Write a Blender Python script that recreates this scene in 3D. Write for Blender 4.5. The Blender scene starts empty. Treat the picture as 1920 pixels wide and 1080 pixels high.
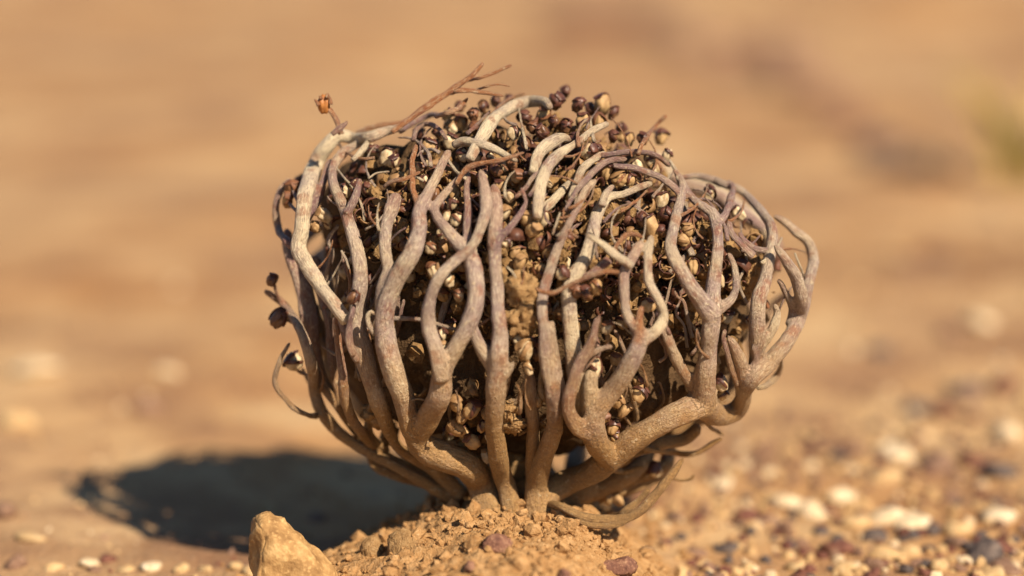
import bpy, bmesh, math, random
import numpy as np
from mathutils import Vector, Matrix, noise, Euler

random.seed(7)
rng = np.random.default_rng(7)
R = math.radians
SC = bpy.context.scene
COL = SC.collection
CM = 0.01

# ------------------------------------------------------------------ camera
PITCH = R(10.0)
DIST = 0.5333                                  # camera to the middle of the plant
FWD = Vector((0, math.cos(PITCH), -math.sin(PITCH)))
UP = Vector((0, math.sin(PITCH), math.cos(PITCH)))
CAM = UP * (4.05 * CM) - FWD * DIST
cd = bpy.data.cameras.new('camera'); cam = bpy.data.objects.new('camera', cd); COL.objects.link(cam)
cam.location = CAM
cam.rotation_euler = (R(90) - PITCH, 0, 0)
cd.sensor_width = 36; cd.lens = 100
cd.clip_start = 0.02; cd.clip_end = 400
cd.dof.use_dof = True
cd.dof.focus_distance = DIST - 2.0 * CM
cd.dof.aperture_fstop = 5.6
SC.camera = cam

# ------------------------------------------------------------------ sky and sun
SUN_EL, SUN_AZ = R(41), R(38)                  # azimuth: to the right of straight behind the camera
to_sun = Vector((math.sin(SUN_AZ) * math.cos(SUN_EL), -math.cos(SUN_AZ) * math.cos(SUN_EL), math.sin(SUN_EL)))
w = bpy.data.worlds.new('World'); SC.world = w; w.use_nodes = True
sky = w.node_tree.nodes.new('ShaderNodeTexSky'); sky.sky_type = 'NISHITA'; sky.sun_disc = False
sky.sun_elevation = SUN_EL; sky.sun_rotation = math.atan2(to_sun.x, to_sun.y)
sky.dust_density = 0.3; sky.ozone_density = 3.5
bg = w.node_tree.nodes['Background']; bg.inputs[1].default_value = 0.05
w.node_tree.links.new(sky.outputs[0], bg.inputs[0])
sl = bpy.data.lights.new('sun', 'SUN'); sl.energy = 5.0; sl.angle = R(0.53); sl.color = (1.0, 0.83, 0.64)
so = bpy.data.objects.new('sun', sl); COL.objects.link(so)
so.rotation_euler = (-to_sun).to_track_quat('-Z', 'Y').to_euler(); so.location = to_sun * 2
SC.view_settings.view_transform = 'Standard'; SC.view_settings.look = 'None'
SC.view_settings.exposure = 0.7; SC.view_settings.gamma = 1.0

# ------------------------------------------------------------------ helpers
def at(x, y, d=0.0):
    """place of picture point (1920 wide) at depth d cm in front of the plant's middle plane"""
    k = DIST - d * CM
    s = k / DIST * CM / 100.0
    return CAM + FWD * k + Vector((1, 0, 0)) * ((x - 960) * s) + UP * ((540 - y) * s)
def px(n, d=0.0):
    return n / 100.0 * CM * (DIST - d * CM) / DIST
def mesh(name, v, f, mat, parent=None, smooth=True, attrs=None):
    me = bpy.data.meshes.new(name)
    me.from_pydata([tuple(p) for p in v], [], f)
    if smooth: me.polygons.foreach_set('use_smooth', [True] * len(me.polygons))
    for k, (typ, dat) in (attrs or {}).items():
        a = me.attributes.new(k, typ, 'POINT')
        a.data.foreach_set('vector' if typ == 'FLOAT_VECTOR' else 'value', np.asarray(dat, dtype=np.float32).ravel())
    me.materials.append(mat)
    o = bpy.data.objects.new(name, me); COL.objects.link(o)
    if parent: o.parent = parent
    return o
def link(name, me, parent=None, mat=None):
    o = bpy.data.objects.new(name, me); COL.objects.link(o)
    if parent: o.parent = parent
    return o
def tag(o, label=None, cat=None, group=None, kind=None):
    if label: o['label'] = label
    if cat: o['category'] = cat
    if group: o['group'] = group
    if kind: o['kind'] = kind
    return o
def sm(a, b, x):
    t = np.clip((x - a) / (b - a), 0, 1); return t * t * (3 - 2 * t)
def fbm(p, octv=3, rough=0.5):
    return noise.fractal(p, 1.0 - 0.0, 2.0, octv) if False else sum(noise.noise(p * (2 ** i)) * rough ** i for i in range(octv))

# ------------------------------------------------------------------ materials
class NT:
    def __init__(s, name):
        s.m = bpy.data.materials.new(name); s.m.use_nodes = True
        s.t = s.m.node_tree; s.b = s.t.nodes['Principled BSDF']
    def n(s, typ, **kw):
        x = s.t.nodes.new(typ)
        for k, v in kw.items(): setattr(x, k, v)
        return x
    def l(s, a, b): s.t.links.new(a, b)
    def coord(s, scale=(1, 1, 1), attr=None):
        mp = s.n('ShaderNodeMapping'); mp.inputs['Scale'].default_value = scale
        if attr:
            a = s.n('ShaderNodeAttribute'); a.attribute_name = attr; s.l(a.outputs['Vector'], mp.inputs[0])
        else:
            g = s.n('ShaderNodeNewGeometry'); s.l(g.outputs['Position'], mp.inputs[0])
        return mp.outputs[0]
    def objcoord(s, scale):
        tc = s.n('ShaderNodeTexCoord'); mp = s.n('ShaderNodeMapping'); mp.inputs['Scale'].default_value = (scale,) * 3
        s.l(tc.outputs['Object'], mp.inputs[0]); return mp.outputs[0]
    def noise(s, vec, scale, detail=3, rough=0.6):
        x = s.n('ShaderNodeTexNoise'); s.l(vec, x.inputs['Vector'])
        x.inputs['Scale'].default_value = scale; x.inputs['Detail'].default_value = detail; x.inputs['Roughness'].default_value = rough
        return x.outputs['Fac']
    def ramp(s, fac, stops):
        r = s.n('ShaderNodeValToRGB'); s.l(fac, r.inputs[0])
        e = r.color_ramp.elements
        while len(e) < len(stops): e.new(0.5)
        for i, (p, c) in enumerate(stops):
            e[i].position = p; e[i].color = (*c, 1) if len(c) == 3 else c
        return r.outputs[0]
    def fac(s, f, a, b):
        m = s.n('ShaderNodeMapRange'); s.l(f, m.inputs[0])
        m.inputs[1].default_value = a; m.inputs[2].default_value = b
        return m.outputs[0]
    def mix(s, f, a, b, blend='MIX'):
        m = s.n('ShaderNodeMix', data_type='RGBA', blend_type=blend)
        if isinstance(f, (int, float)): m.inputs[0].default_value = f
        else: s.l(f, m.inputs[0])
        for i, v in ((6, a), (7, b)):
            if isinstance(v, tuple): m.inputs[i].default_value = (*v, 1)
            else: s.l(v, m.inputs[i])
        return m.outputs[2]
    def math(s, op, a, b):
        m = s.n('ShaderNodeMath', operation=op)
        for i, v in enumerate((a, b)):
            if isinstance(v, (int, float)): m.inputs[i].default_value = v
            else: s.l(v, m.inputs[i])
        return m.outputs[0]
    def bump(s, h, strength, dist):
        b = s.n('ShaderNodeBump'); b.inputs['Strength'].default_value = strength; b.inputs['Distance'].default_value = dist
        s.l(h, b.inputs['Height']); s.l(b.outputs[0], s.b.inputs['Normal'])
    def done(s, col, rough=0.8, spec=0.3):
        if isinstance(col, tuple): s.b.inputs['Base Color'].default_value = (*col, 1)
        else: s.l(col, s.b.inputs['Base Color'])
        if isinstance(rough, (int, float)): s.b.inputs['Roughness'].default_value = rough
        else: s.l(rough, s.b.inputs['Roughness'])
        s.b.inputs['Specular IOR Level'].default_value = spec
        return s.m

def bark():
    t = NT('bark'); p = t.coord()
    fib = t.coord((1.5, 1.5, 0.30), 'fib')
    at_ = t.n('ShaderNodeAttribute'); at_.attribute_name = 'tone'
    sp = t.n('ShaderNodeSeparateXYZ'); t.l(at_.outputs['Vector'], sp.inputs[0])
    pur, pal, red = sp.outputs
    patch = t.noise(p, 170, 3); patch2 = t.noise(t.coord((1, 1, 1)), 95, 2)
    fibre = t.noise(fib, 3.3, 5, 0.75); fibre2 = t.noise(t.coord((4.5, 4.5, 0.25), 'fib'), 2.0, 3, 0.7)
    fine = t.noise(p, 2300, 3, 0.7); spk = t.noise(p, 1150, 2)
    def amt(a, n_, lo, hi, k=1.0): return t.math('MULTIPLY', t.math('MULTIPLY', a, t.fac(n_, lo, hi)), k)
    c = t.mix(t.fac(patch, 0.34, 0.66), (0.576, 0.442, 0.282), (0.320, 0.224, 0.160))
    c = t.mix(t.math('MULTIPLY', t.fac(patch2, 0.44, 0.58), 0.75), c, (0.346, 0.250, 0.250))
    c = t.mix(amt(pur, patch, 0.22, 0.55), c, (0.243, 0.154, 0.166))
    c = t.mix(amt(pal, patch, 0.78, 0.40, 0.9), c, (0.768, 0.640, 0.422))
    c = t.mix(amt(red, patch2, 0.30, 0.52), c, (0.384, 0.147, 0.051))
    c = t.mix(amt(red, fibre, 0.5, 0.62, 0.8), c, (0.512, 0.243, 0.090))
    c = t.mix(t.math('MULTIPLY', t.fac(t.noise(p, 240, 2), 0.55, 0.66), 0.65), c, (0.307, 0.109, 0.051))
    c = t.mix(t.math('MULTIPLY', t.fac(fibre, 0.53, 0.66), 0.75), c, (0.800, 0.742, 0.525))
    c = t.mix(t.math('MULTIPLY', t.fac(fibre, 0.47, 0.32), 0.70), c, (0.122, 0.074, 0.064))
    c = t.mix(t.math('MULTIPLY', t.fac(fibre2, 0.45, 0.31), 0.75), c, (0.090, 0.054, 0.041))
    # dust clings to the lower limbs
    sx = t.n('ShaderNodeSeparateXYZ'); t.l(p, sx.inputs[0])
    hgt = t.math('ADD', sx.outputs[2], t.math('MULTIPLY', t.noise(p, 130, 4), 0.030))
    dust = t.math('MULTIPLY', t.fac(hgt, 0.056, 0.030), 0.9)
    c = t.mix(dust, c, t.mix(t.fac(fine, 0.35, 0.65), (0.435, 0.256, 0.087), (0.243, 0.134, 0.044)))
    c = t.mix(t.math('MULTIPLY', t.fac(spk, 0.62, 0.70), 0.55), c, (0.666, 0.525, 0.320))
    c = t.mix(t.math('MULTIPLY', t.fac(spk, 0.36, 0.29), 0.35), c, (0.077, 0.046, 0.032))
    h = t.math('ADD', t.math('MULTIPLY', fibre, 1.1), t.math('ADD', t.math('MULTIPLY', fine, 0.5), t.math('MULTIPLY', spk, 0.35)))
    t.bump(t.math('ADD', h, t.math('MULTIPLY', fibre2, 0.7)), 0.9, 0.0006)
    return t.done(c, 0.50, 0.5)
M = {}
M['bark'] = bark()
TONE = {'bark': (0.5, 0.35, 0.0), 'purple': (1.0, 0.0, 0.15), 'pale': (0.0, 1.0, 0.0), 'red': (0.35, 0.0, 0.9), 'old': (0.7, 0.0, 0.2)}

def soil(name, cols, scale, bumpd):
    t = NT(name); p = t.coord()
    a = t.noise(p, scale, 4, 0.65); b = t.noise(p, scale * 5.3, 3); c3 = t.noise(p, scale * 0.23, 2)
    c = t.ramp(a, [(0.30, cols[0]), (0.5, cols[1]), (0.68, cols[2])])
    c = t.mix(t.math('MULTIPLY', t.fac(b, 0.56, 0.70), 0.6), c, cols[3])
    c = t.mix(t.math('MULTIPLY', t.fac(b, 0.40, 0.28), 0.6), c, cols[4])
    c = t.mix(t.math('MULTIPLY', t.fac(c3, 0.45, 0.65), 0.4), c, cols[1])
    t.bump(t.math('ADD', a, b), 0.8, bumpd)
    return t.done(c, 0.95, 0.1)
M['soil'] = soil('mound_soil', [(0.270, 0.144, 0.056), (0.378, 0.217, 0.090), (0.486, 0.304, 0.144), (0.540, 0.392, 0.216), (0.153, 0.070, 0.032)], 420, 0.0006)
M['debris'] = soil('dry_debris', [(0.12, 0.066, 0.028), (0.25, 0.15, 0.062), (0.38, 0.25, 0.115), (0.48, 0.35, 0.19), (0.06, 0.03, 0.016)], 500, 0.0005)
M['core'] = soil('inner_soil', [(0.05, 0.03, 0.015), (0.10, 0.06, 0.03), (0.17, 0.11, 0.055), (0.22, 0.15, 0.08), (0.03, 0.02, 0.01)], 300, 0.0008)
M['clod'] = soil('clod_soil', [(0.20, 0.115, 0.048), (0.32, 0.195, 0.085), (0.42, 0.28, 0.135), (0.5, 0.36, 0.2), (0.11, 0.06, 0.028)], 650, 0.0005)

def ground_mat():
    t = NT('sandy_ground'); p = t.coord()
    big = t.noise(p, 5.0, 2, 0.5); mid = t.noise(p, 22, 3, 0.6); fine = t.noise(p, 180, 4, 0.65); grit = t.noise(p, 900, 2)
    big2 = t.noise(p, 11, 3, 0.55)
    c = t.ramp(big, [(0.34, (0.387, 0.200, 0.076)), (0.5, (0.396, 0.242, 0.119)), (0.64, (0.430, 0.285, 0.153))])
    c = t.mix(t.math('MULTIPLY', t.fac(big2, 0.52, 0.66), 0.75), c, (0.232, 0.123, 0.064))
    c = t.mix(t.math('MULTIPLY', t.fac(big2, 0.47, 0.33), 0.75), c, (0.533, 0.356, 0.179))
    c = t.mix(t.math('MULTIPLY', t.fac(mid, 0.50, 0.64), 0.7), c, (0.241, 0.131, 0.072))
    c = t.mix(t.math('MULTIPLY', t.fac(mid, 0.46, 0.32), 0.7), c, (0.550, 0.382, 0.204))
    c = t.mix(t.math('MULTIPLY', t.fac(fine, 0.54, 0.70), 0.6), c, (0.224, 0.127, 0.076))
    c = t.mix(t.math('MULTIPLY', t.fac(grit, 0.58, 0.7), 0.4), c, (0.533, 0.424, 0.281))
    t.bump(t.math('ADD', fine, grit), 0.7, 0.0015)
    return t.done(c, 0.95, 0.1)
M['ground'] = ground_mat()
def stone(name, a, b, c, sc=260):
    t = NT(name); p = t.objcoord(1.0)
    n1 = t.noise(p, sc, 4, 0.6); n2 = t.noise(p, sc * 4, 2)
    col = t.ramp(n1, [(0.33, a), (0.52, b), (0.70, c)])
    col = t.mix(t.math('MULTIPLY', t.fac(n2, 0.56, 0.7), 0.4), col, tuple(min(1, x * 1.4) for x in c))
    t.bump(t.math('ADD', n1, n2), 0.5, 0.0005)
    return t.done(col, 0.8, 0.25)
ST = {'tan': stone('tan_stone', (0.40, 0.25, 0.11), (0.50, 0.34, 0.165), (0.58, 0.44, 0.25), 2.2),
      'cream': stone('cream_stone', (0.50, 0.37, 0.21), (0.62, 0.49, 0.31), (0.74, 0.63, 0.46), 2.2),
      'brown': stone('brown_stone', (0.14, 0.075, 0.045), (0.22, 0.13, 0.085), (0.30, 0.19, 0.12), 2.2),
      'maroon': stone('maroon_stone', (0.085, 0.033, 0.024), (0.15, 0.06, 0.04), (0.24, 0.12, 0.075), 2.2),
      'slate': stone('slate_stone', (0.05, 0.04, 0.038), (0.10, 0.078, 0.07), (0.19, 0.145, 0.115), 2.2)}
M['rock'] = stone('ochre_rock', (0.22, 0.12, 0.045), (0.36, 0.215, 0.085), (0.50, 0.33, 0.145), 320)
M['maroon'] = stone('maroon_chip', (0.10, 0.045, 0.032), (0.19, 0.09, 0.058), (0.34, 0.20, 0.12), 500)

def podmat(name, a, b, rough, spec, sc=700):
    t = NT(name); p = t.coord(); n1 = t.noise(p, sc, 3)
    t.bump(n1, 0.5, 0.0003)
    return t.done(t.mix(t.fac(n1, 0.36, 0.64), a, b), rough, spec)
M['pod_cream'] = podmat('pod_cream', (0.60, 0.49, 0.31), (0.34, 0.235, 0.12), 0.5, 0.4)
M['pod_tan'] = podmat('pod_tan', (0.46, 0.31, 0.145), (0.28, 0.165, 0.07), 0.6, 0.3)
M['pod_brown'] = podmat('pod_brown', (0.20, 0.10, 0.045), (0.08, 0.034, 0.018), 0.42, 0.45)
M['valve'] = podmat('valve_dark', (0.045, 0.017, 0.013), (0.12, 0.045, 0.026), 0.42, 0.45)
M['valve_red'] = podmat('valve_red', (0.21, 0.09, 0.04), (0.11, 0.045, 0.022), 0.5, 0.4)
M['valve_tan'] = podmat('valve_tan', (0.33, 0.20, 0.09), (0.20, 0.11, 0.045), 0.6, 0.3)
M['valve_dark2'] = podmat('husk_dark', (0.15, 0.062, 0.035), (0.06, 0.024, 0.016), 0.5, 0.4)
M['bud'] = podmat('bud_orange', (0.42, 0.18, 0.05), (0.24, 0.085, 0.025), 0.5, 0.3)
M['grass'] = podmat('grass', (0.38, 0.26, 0.07), (0.19, 0.15, 0.045), 0.6, 0.3, 60)

# ------------------------------------------------------------------ ground sheet
GZ = -1.5 * CM
def wob(x, y):
    p = Vector((x, y, 0))
    r = math.hypot(x, y)
    h = 0.0016 * noise.noise(p * 26) + 0.0008 * noise.noise(p * 70 + Vector((3, 1, 0))) + 0.0004 * noise.noise(p * 210)
    h += 0.006 * noise.noise(p * 6 + Vector((9, 4, 2))) * min(1, max(0, (r - 0.08) / 0.2))
    h += 0.04 * noise.noise(p * 0.45 + Vector((1, 7, 0))) * min(1, max(0, (r - 1.2) / 3))
    # stony bank that rises behind and to the right of the plant
    bx, by = (x - 0.20) / 0.15, (y - 0.27) / 0.085
    h += 0.016 * math.exp(-(bx * bx + by * by))
    return h
def gz(x, y): return GZ + wob(x, y)
N = 400
tt = np.linspace(-1, 1, N)
kk = math.asinh(150 / 0.10)
ax = 0.10 * np.sinh(kk * tt)
gv = []; gf = []
for j in range(N):
    for i in range(N):
        x, y = float(ax[i]), float(ax[j]) + 0.12
        gv.append((x, y, gz(x, y)))
for j in range(N - 1):
    for i in range(N - 1):
        a = j * N + i
        gf.append((a, a + 1, a + N + 1, a + N))
tag(mesh('ground', gv, gf, M['ground']), kind='structure')

# mound that the plant grows on
def mound_z(x, y):
    X, Y = x / CM, y / CM
    xs = (X - 0.25)
    sx = xs / (1.04 if xs < 0 else 0.72)
    yy = (Y + 0.2) / (2.3 if Y < -0.2 else 1.25)
    r = math.hypot(sx, yy)
    if xs < 0 and Y < 0: r *= 1 - 0.10 * min(1, -xs / 4)
    h = 0.62 * (r - 1.5)
    h = h if h > 0.6 else (0.6 / (1 + math.exp(-(h - 0.12) * 5.5)) if False else max(0, h * 1.0 + 0.05 * math.exp(-h * h * 9)))
    p = Vector((X, Y, 0))
    n = 0.10 * noise.noise(p * 1.1) + 0.075 * noise.noise(p * 2.7) + 0.045 * noise.noise(p * 6.3) + 0.028 * noise.noise(p * 14) + 0.014 * noise.noise(p * 31)
    n += 0.05 * max(0, noise.noise(p * 4.3 + Vector((5, 5, 0))))
    n += 0.30 * math.exp(-((X + 4.3) / 1.5) ** 2 - ((Y + 1.6) / 1.6) ** 2)
    return (-h + 0.03 + n * 1.25) * CM
NM = 250
mx = np.linspace(-6.2, 5.2, NM); my = np.linspace(-7.5, 4.2, NM)
mv = []; mf = []
for j in range(NM):
    for i in range(NM):
        x, y = float(mx[i]) * CM, float(my[j]) * CM
        mv.append((x, y, max(mound_z(x, y), GZ - 0.02)))
keep = [v[2] > GZ - 0.019 for v in mv]
for j in range(NM - 1):
    for i in range(NM - 1):
        a = j * NM + i; q = (a, a + 1, a + NM + 1, a + NM)
        if any(keep[k] for k in q): mf.append(q)
tag(mesh('soil_mound', mv, mf, M['soil']), kind='structure')
def top_z(x, y): return max(gz(x, y), mound_z(x, y))

# ------------------------------------------------------------------ scatter pieces
def ico(sub):
    bm = bmesh.new(); bmesh.ops.create_icosphere(bm, subdivisions=sub, radius=1.0)
    v = np.array([p.co[:] for p in bm.verts]); f = [tuple(q.index for q in p.verts) for p in bm.faces]
    bm.free(); return v, f
I1 = ico(1); I2 = ico(2); I3 = ico(3); I4 = ico(4); I5 = ico(5)
def lump(base, seed, amt, flat=1.0, cuts=0, f1=1.1):
    v, f = base; o = Vector((seed * 3.7, seed * 1.3, seed * 5.1)); out = []
    rs = random.Random(seed)
    pl = [(Vector((rs.gauss(0, 1), rs.gauss(0, 1), rs.gauss(0, 1))).normalized(), rs.uniform(0.5, 0.85)) for _ in range(cuts)]
    for p in v:
        q = Vector(p); q = q * (1 + amt * noise.noise(q * f1 + o) * 1.3 + amt * 0.5 * noise.noise(q * f1 * 2.6 + o))
        for n_, d_ in pl:
            k = q.dot(n_) - d_
            if k > 0: q -= n_ * k * 0.9
        out.append((q.x, q.y, q.z * flat))
    return np.array(out), f
def rotm():
    return np.array(Euler((random.uniform(0, 6.3), random.uniform(0, 6.3), random.uniform(0, 6.3))).to_matrix())
def scatter(name, shapes, places, mat, parent=None, smooth=False):
    """places: (position, size, rotation) -> one joined mesh"""
    V = []; F = []; n = 0
    for (p, s, rt) in places:
        v, f = random.choice(shapes)
        V.append((v * s) @ rt.T + np.array(p)); F += [tuple(k + n for k in q) for q in f]; n += len(v)
    return mesh(name, np.concatenate(V), F, mat, parent, smooth)

# ------------------------------------------------------------------ stones and pebbles
peb_shapes = [lump(I2, 20 + i, 0.34, 0.62, 5) for i in range(7)]
peb_me = {}
for mk, mt in ST.items():
    for i, (v, f) in enumerate(peb_shapes):
        me = bpy.data.meshes.new('pebble'); me.from_pydata(v.tolist(), [], f); me.materials.append(mt)
        me.polygons.foreach_set('use_smooth', [True] * len(f)); peb_me[mk, i] = me
def ground_at(x, y):
    """ground under a picture point"""
    o = CAM; d = (at(x, y, 0) - CAM).normalized()
    t = (GZ - o.z) / d.z
    for _ in range(6):
        q = o + d * t; t += (gz(q.x, q.y) - q.z) / d.z
    return o + d * t
def where(x, y):
    if y > 0.45: return 'far out on the open sand'
    if x > 0.0: return 'among the grit on the stony side' if y < 0.10 else 'on the stony bank behind the plant'
    return 'on bare sand beside the plant shadow' if y < 0.10 else 'on bare sand beyond the plant shadow'
CO = {'tan': 'tan', 'cream': 'pale cream', 'brown': 'brown', 'maroon': 'dark maroon', 'slate': 'blackish'}
def pebble(mk, x, y, r, zs=1.0, sink=0.35):
    o = link('pebble', peb_me[mk, random.randrange(7)])
    o.location = (x, y, top_z(x, y) + r * 0.6 * zs * (1 - 2 * sink) * 0.6)
    o.scale = (r * random.uniform(0.85, 1.3), r * random.uniform(0.75, 1.05), r * zs)
    o.rotation_euler = (random.uniform(-.3, .3), random.uniform(-.3, .3), random.uniform(0, 6.3))
    sz = 'tiny' if r < 0.0016 else 'small' if r < 0.003 else 'large'
    a = '%s %s pebble %s' % (sz, CO[mk], where(x, y))
    tag(o, a, 'pebble', a.replace('pebble', 'pebbles')); return o
# the stones one can pick out, plus some added dark far ones, by place
for (x, y, rpx, mk) in [(1480, 950, 38, 'cream'), (1520, 968, 34, 'cream'), (1575, 938, 34, 'cream'), (1655, 975, 42, 'cream'), (1715, 988, 38, 'cream'),
                        (1455, 945, 28, 'tan'), (1400, 975, 34, 'maroon'), (1440, 985, 30, 'brown'), (1560, 960, 20, 'maroon'), (1600, 985, 30, 'tan'), (1350, 945, 26, 'tan'),
                        (1575, 1032, 36, 'maroon'), (1480, 1025, 26, 'slate'), (1640, 1010, 30, 'slate'), (1840, 1048, 46, 'slate'), (1880, 1035, 34, 'maroon'), (1790, 1020, 30, 'brown'),
                        (1360, 1035, 30, 'slate'), (1300, 1040, 22, 'brown'), (1700, 1040, 30, 'tan'), (1580, 1072, 30, 'tan'), (1490, 1070, 26, 'tan'), (1400, 1072, 24, 'tan'), (1760, 1068, 30, 'tan'),
                        (1870, 975, 40, 'cream'), (1800, 1000, 36, 'tan'), (1750, 880, 40, 'brown'), (1770, 780, 40, 'maroon'), (1720, 770, 34, 'slate'), (1810, 750, 40, 'brown'),
                        (1570, 860, 22, 'slate'), (1600, 850, 24, 'brown'), (1590, 845, 26, 'maroon'), (1345, 900, 18, 'maroon'), (1690, 860, 36, 'cream'), (1890, 820, 44, 'cream'),
                        (1750, 480, 26, 'maroon'), (1860, 400, 30, 'brown'), (1880, 730, 40, 'maroon'), (1800, 735, 34, 'slate'), (1700, 500, 24, 'brown'), (1830, 870, 34, 'maroon'),
                        (1880, 890, 36, 'slate'), (1520, 820, 22, 'tan'), (1660, 900, 30, 'tan'), (1840, 610, 36, 'cream'), (1650, 660, 26, 'slate'), (1780, 630, 30, 'brown'),
                        (280, 770, 36, 'brown'), (320, 705, 30, 'cream'), (15, 965, 34, 'brown'), (60, 700, 46, 'cream'), (40, 800, 44, 'tan'),
                        (200, 1052, 22, 'maroon'), (60, 1010, 26, 'tan'), (165, 1060, 26, 'cream'), (285, 1065, 22, 'cream'), (235, 1070, 20, 'tan'), (100, 1068, 26, 'tan'), (30, 1060, 26, 'brown'),
                        (340, 1072, 18, 'tan'), (385, 1070, 17, 'tan'), (590, 975, 20, 'brown'),
                        (1130, 55, 102, 'maroon'), (1320, 100, 66, 'brown'), (1420, 130, 72, 'brown'), (1390, 95, 72, 'maroon'), (1520, 170, 72, 'brown'), (1480, 135, 60, 'brown'), (1560, 60, 20, 'tan'),  # large dark far stones, here and below, are added for a soft shaded band
                        (1640, 290, 52, 'slate'), (1680, 310, 60, 'brown'), (1720, 325, 56, 'slate'), (1600, 250, 44, 'maroon'), (1240, 70, 75, 'brown'), (1565, 215, 69, 'brown'), (1770, 330, 40, 'brown'), (1450, 110, 75, 'brown'), (430, 130, 20, 'tan'), (440, 1066, 26, 'tan'), (465, 1076, 20, 'tan'), (660, 1060, 16, 'brown'), (1640, 1062, 24, 'brown'), (1330, 1068, 20, 'maroon'), (1880, 1070, 30, 'brown'), (1700, 1005, 22, 'maroon'), (1540, 1000, 20, 'slate'), (1460, 1000, 22, 'maroon'), (1280, 1010, 16, 'slate'), (1750, 1000, 22, 'slate')]:
    q = ground_at(x, y); k = (q - CAM).dot(FWD)
    pebble(mk, q.x, q.y, rpx / 100 * CM * k / DIST, random.uniform(0.75, 1.15))
# further pebbles: thick on the stony right-hand side, thin on the left
def dens(x, y):
    d = 0.10
    d += 0.9 * float(sm(0.03, 0.12, x)) * float(sm(0.62, 0.30, y))
    d += 0.35 * float(sm(-0.04, -0.01, -abs(x + 0.07))) * 0
    d += 0.35 * float(sm(0.03, -0.03, y))
    return d
cnt = 0
small = []
names = ['tan', 'cream', 'brown', 'maroon', 'slate']
rp = random.Random(5)
while cnt < 195:
    y = rp.uniform(-0.06, 0.42); x = rp.uniform(-1, 1) * (0.10 + 0.19 * (y + 0.53) / 0.53)
    if rp.random() > dens(x, y) or mound_z(x, y) > GZ - 0.002: continue
    if x < 0 and y < 0.16 and rp.random() < 0.6: continue
    mk = rp.choices(names, [5, 2.2, 3, 1.6, 1.2])[0]
    r = CM * rp.choice([0.10, 0.14, 0.2, 0.28, 0.34]) * (1 if x > 0 else 0.7)
    pebble(mk, x, y, r, rp.uniform(0.7, 1.2)); cnt += 1
g1 = [lump(I1, 50 + i, 0.45, 0.8, 3) for i in range(6)]
pl = {k: [] for k in names}
for _ in range(9000):
    y = rp.uniform(-0.07, 1.1) if rp.random() < 0.35 else rp.uniform(-0.07, 0.3)
    x = rp.uniform(-1, 1) * (0.11 + 0.19 * (y + 0.53) / 0.53)
    if rp.random() > 0.25 + dens(x, y): continue
    if mound_z(x, y) > GZ: continue
    s = CM * rp.uniform(0.02, 0.09) * (1 + 0.6 * (rp.random() < 0.12))
    pl[rp.choices(names, [6, 2, 3, 1.3, 0.8])[0]].append(((x, y, top_z(x, y) + s * 0.2), s, rotm()))
for _ in range(4200):
    y = rp.uniform(-0.04, 0.20); x = rp.uniform(0.018, 0.05 + 0.22 * (y + 0.53) / 0.53)
    if rp.random() > float(sm(0.21, 0.02, y)): continue
    s = CM * rp.uniform(0.05, 0.2)
    if mound_z(x, y) > GZ: continue
    pl[rp.choices(names, [5, 2, 4, 2.5, 2])[0]].append(((x, y, top_z(x, y) + s * 0.15), s, rotm()))
gl = {'tan': 'tan sandy grit strewn over the ground', 'cream': 'cream coloured grit strewn over the ground', 'brown': 'brown grit strewn over the ground',
      'maroon': 'maroon grit strewn over the ground', 'slate': 'blackish grit strewn over the ground'}
for k in names:
    tag(scatter('gravel', g1, pl[k], ST[k]), gl[k], 'gravel', kind='stuff')

# soil crumbs on the mound
cr = []
for _ in range(7500):
    a = random.uniform(0, 6.283); r = abs(random.gauss(0, 2.4)) + 0.2
    x, y = (0.25 + r * math.cos(a)) * CM, (-0.4 + r * math.sin(a) * 1.5) * CM
    z = top_z(x, y); s = CM * min(0.2, random.lognormvariate(-3.8, 0.8))
    cr.append(((x, y, z + s * 0.25), s, rotm()))
for _ in range(700):                             # heaped against the foot of the limbs
    a = random.uniform(0, 6.283); r = random.uniform(0.2, 1.5)
    x, y = (0.15 + r * math.cos(a)) * CM, (-0.9 + r * 0.8 * math.sin(a)) * CM
    s = CM * min(0.16, random.lognormvariate(-3.2, 0.6))
    cr.append(((x, y, top_z(x, y) + random.uniform(0, 0.16) * CM * (1.5 - r)), s, rotm()))
tag(scatter('soil_crumbs', g1, cr, M['soil']), 'loose ochre soil crumbs covering the mound under the plant', 'soil crumbs', kind='stuff')

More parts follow.
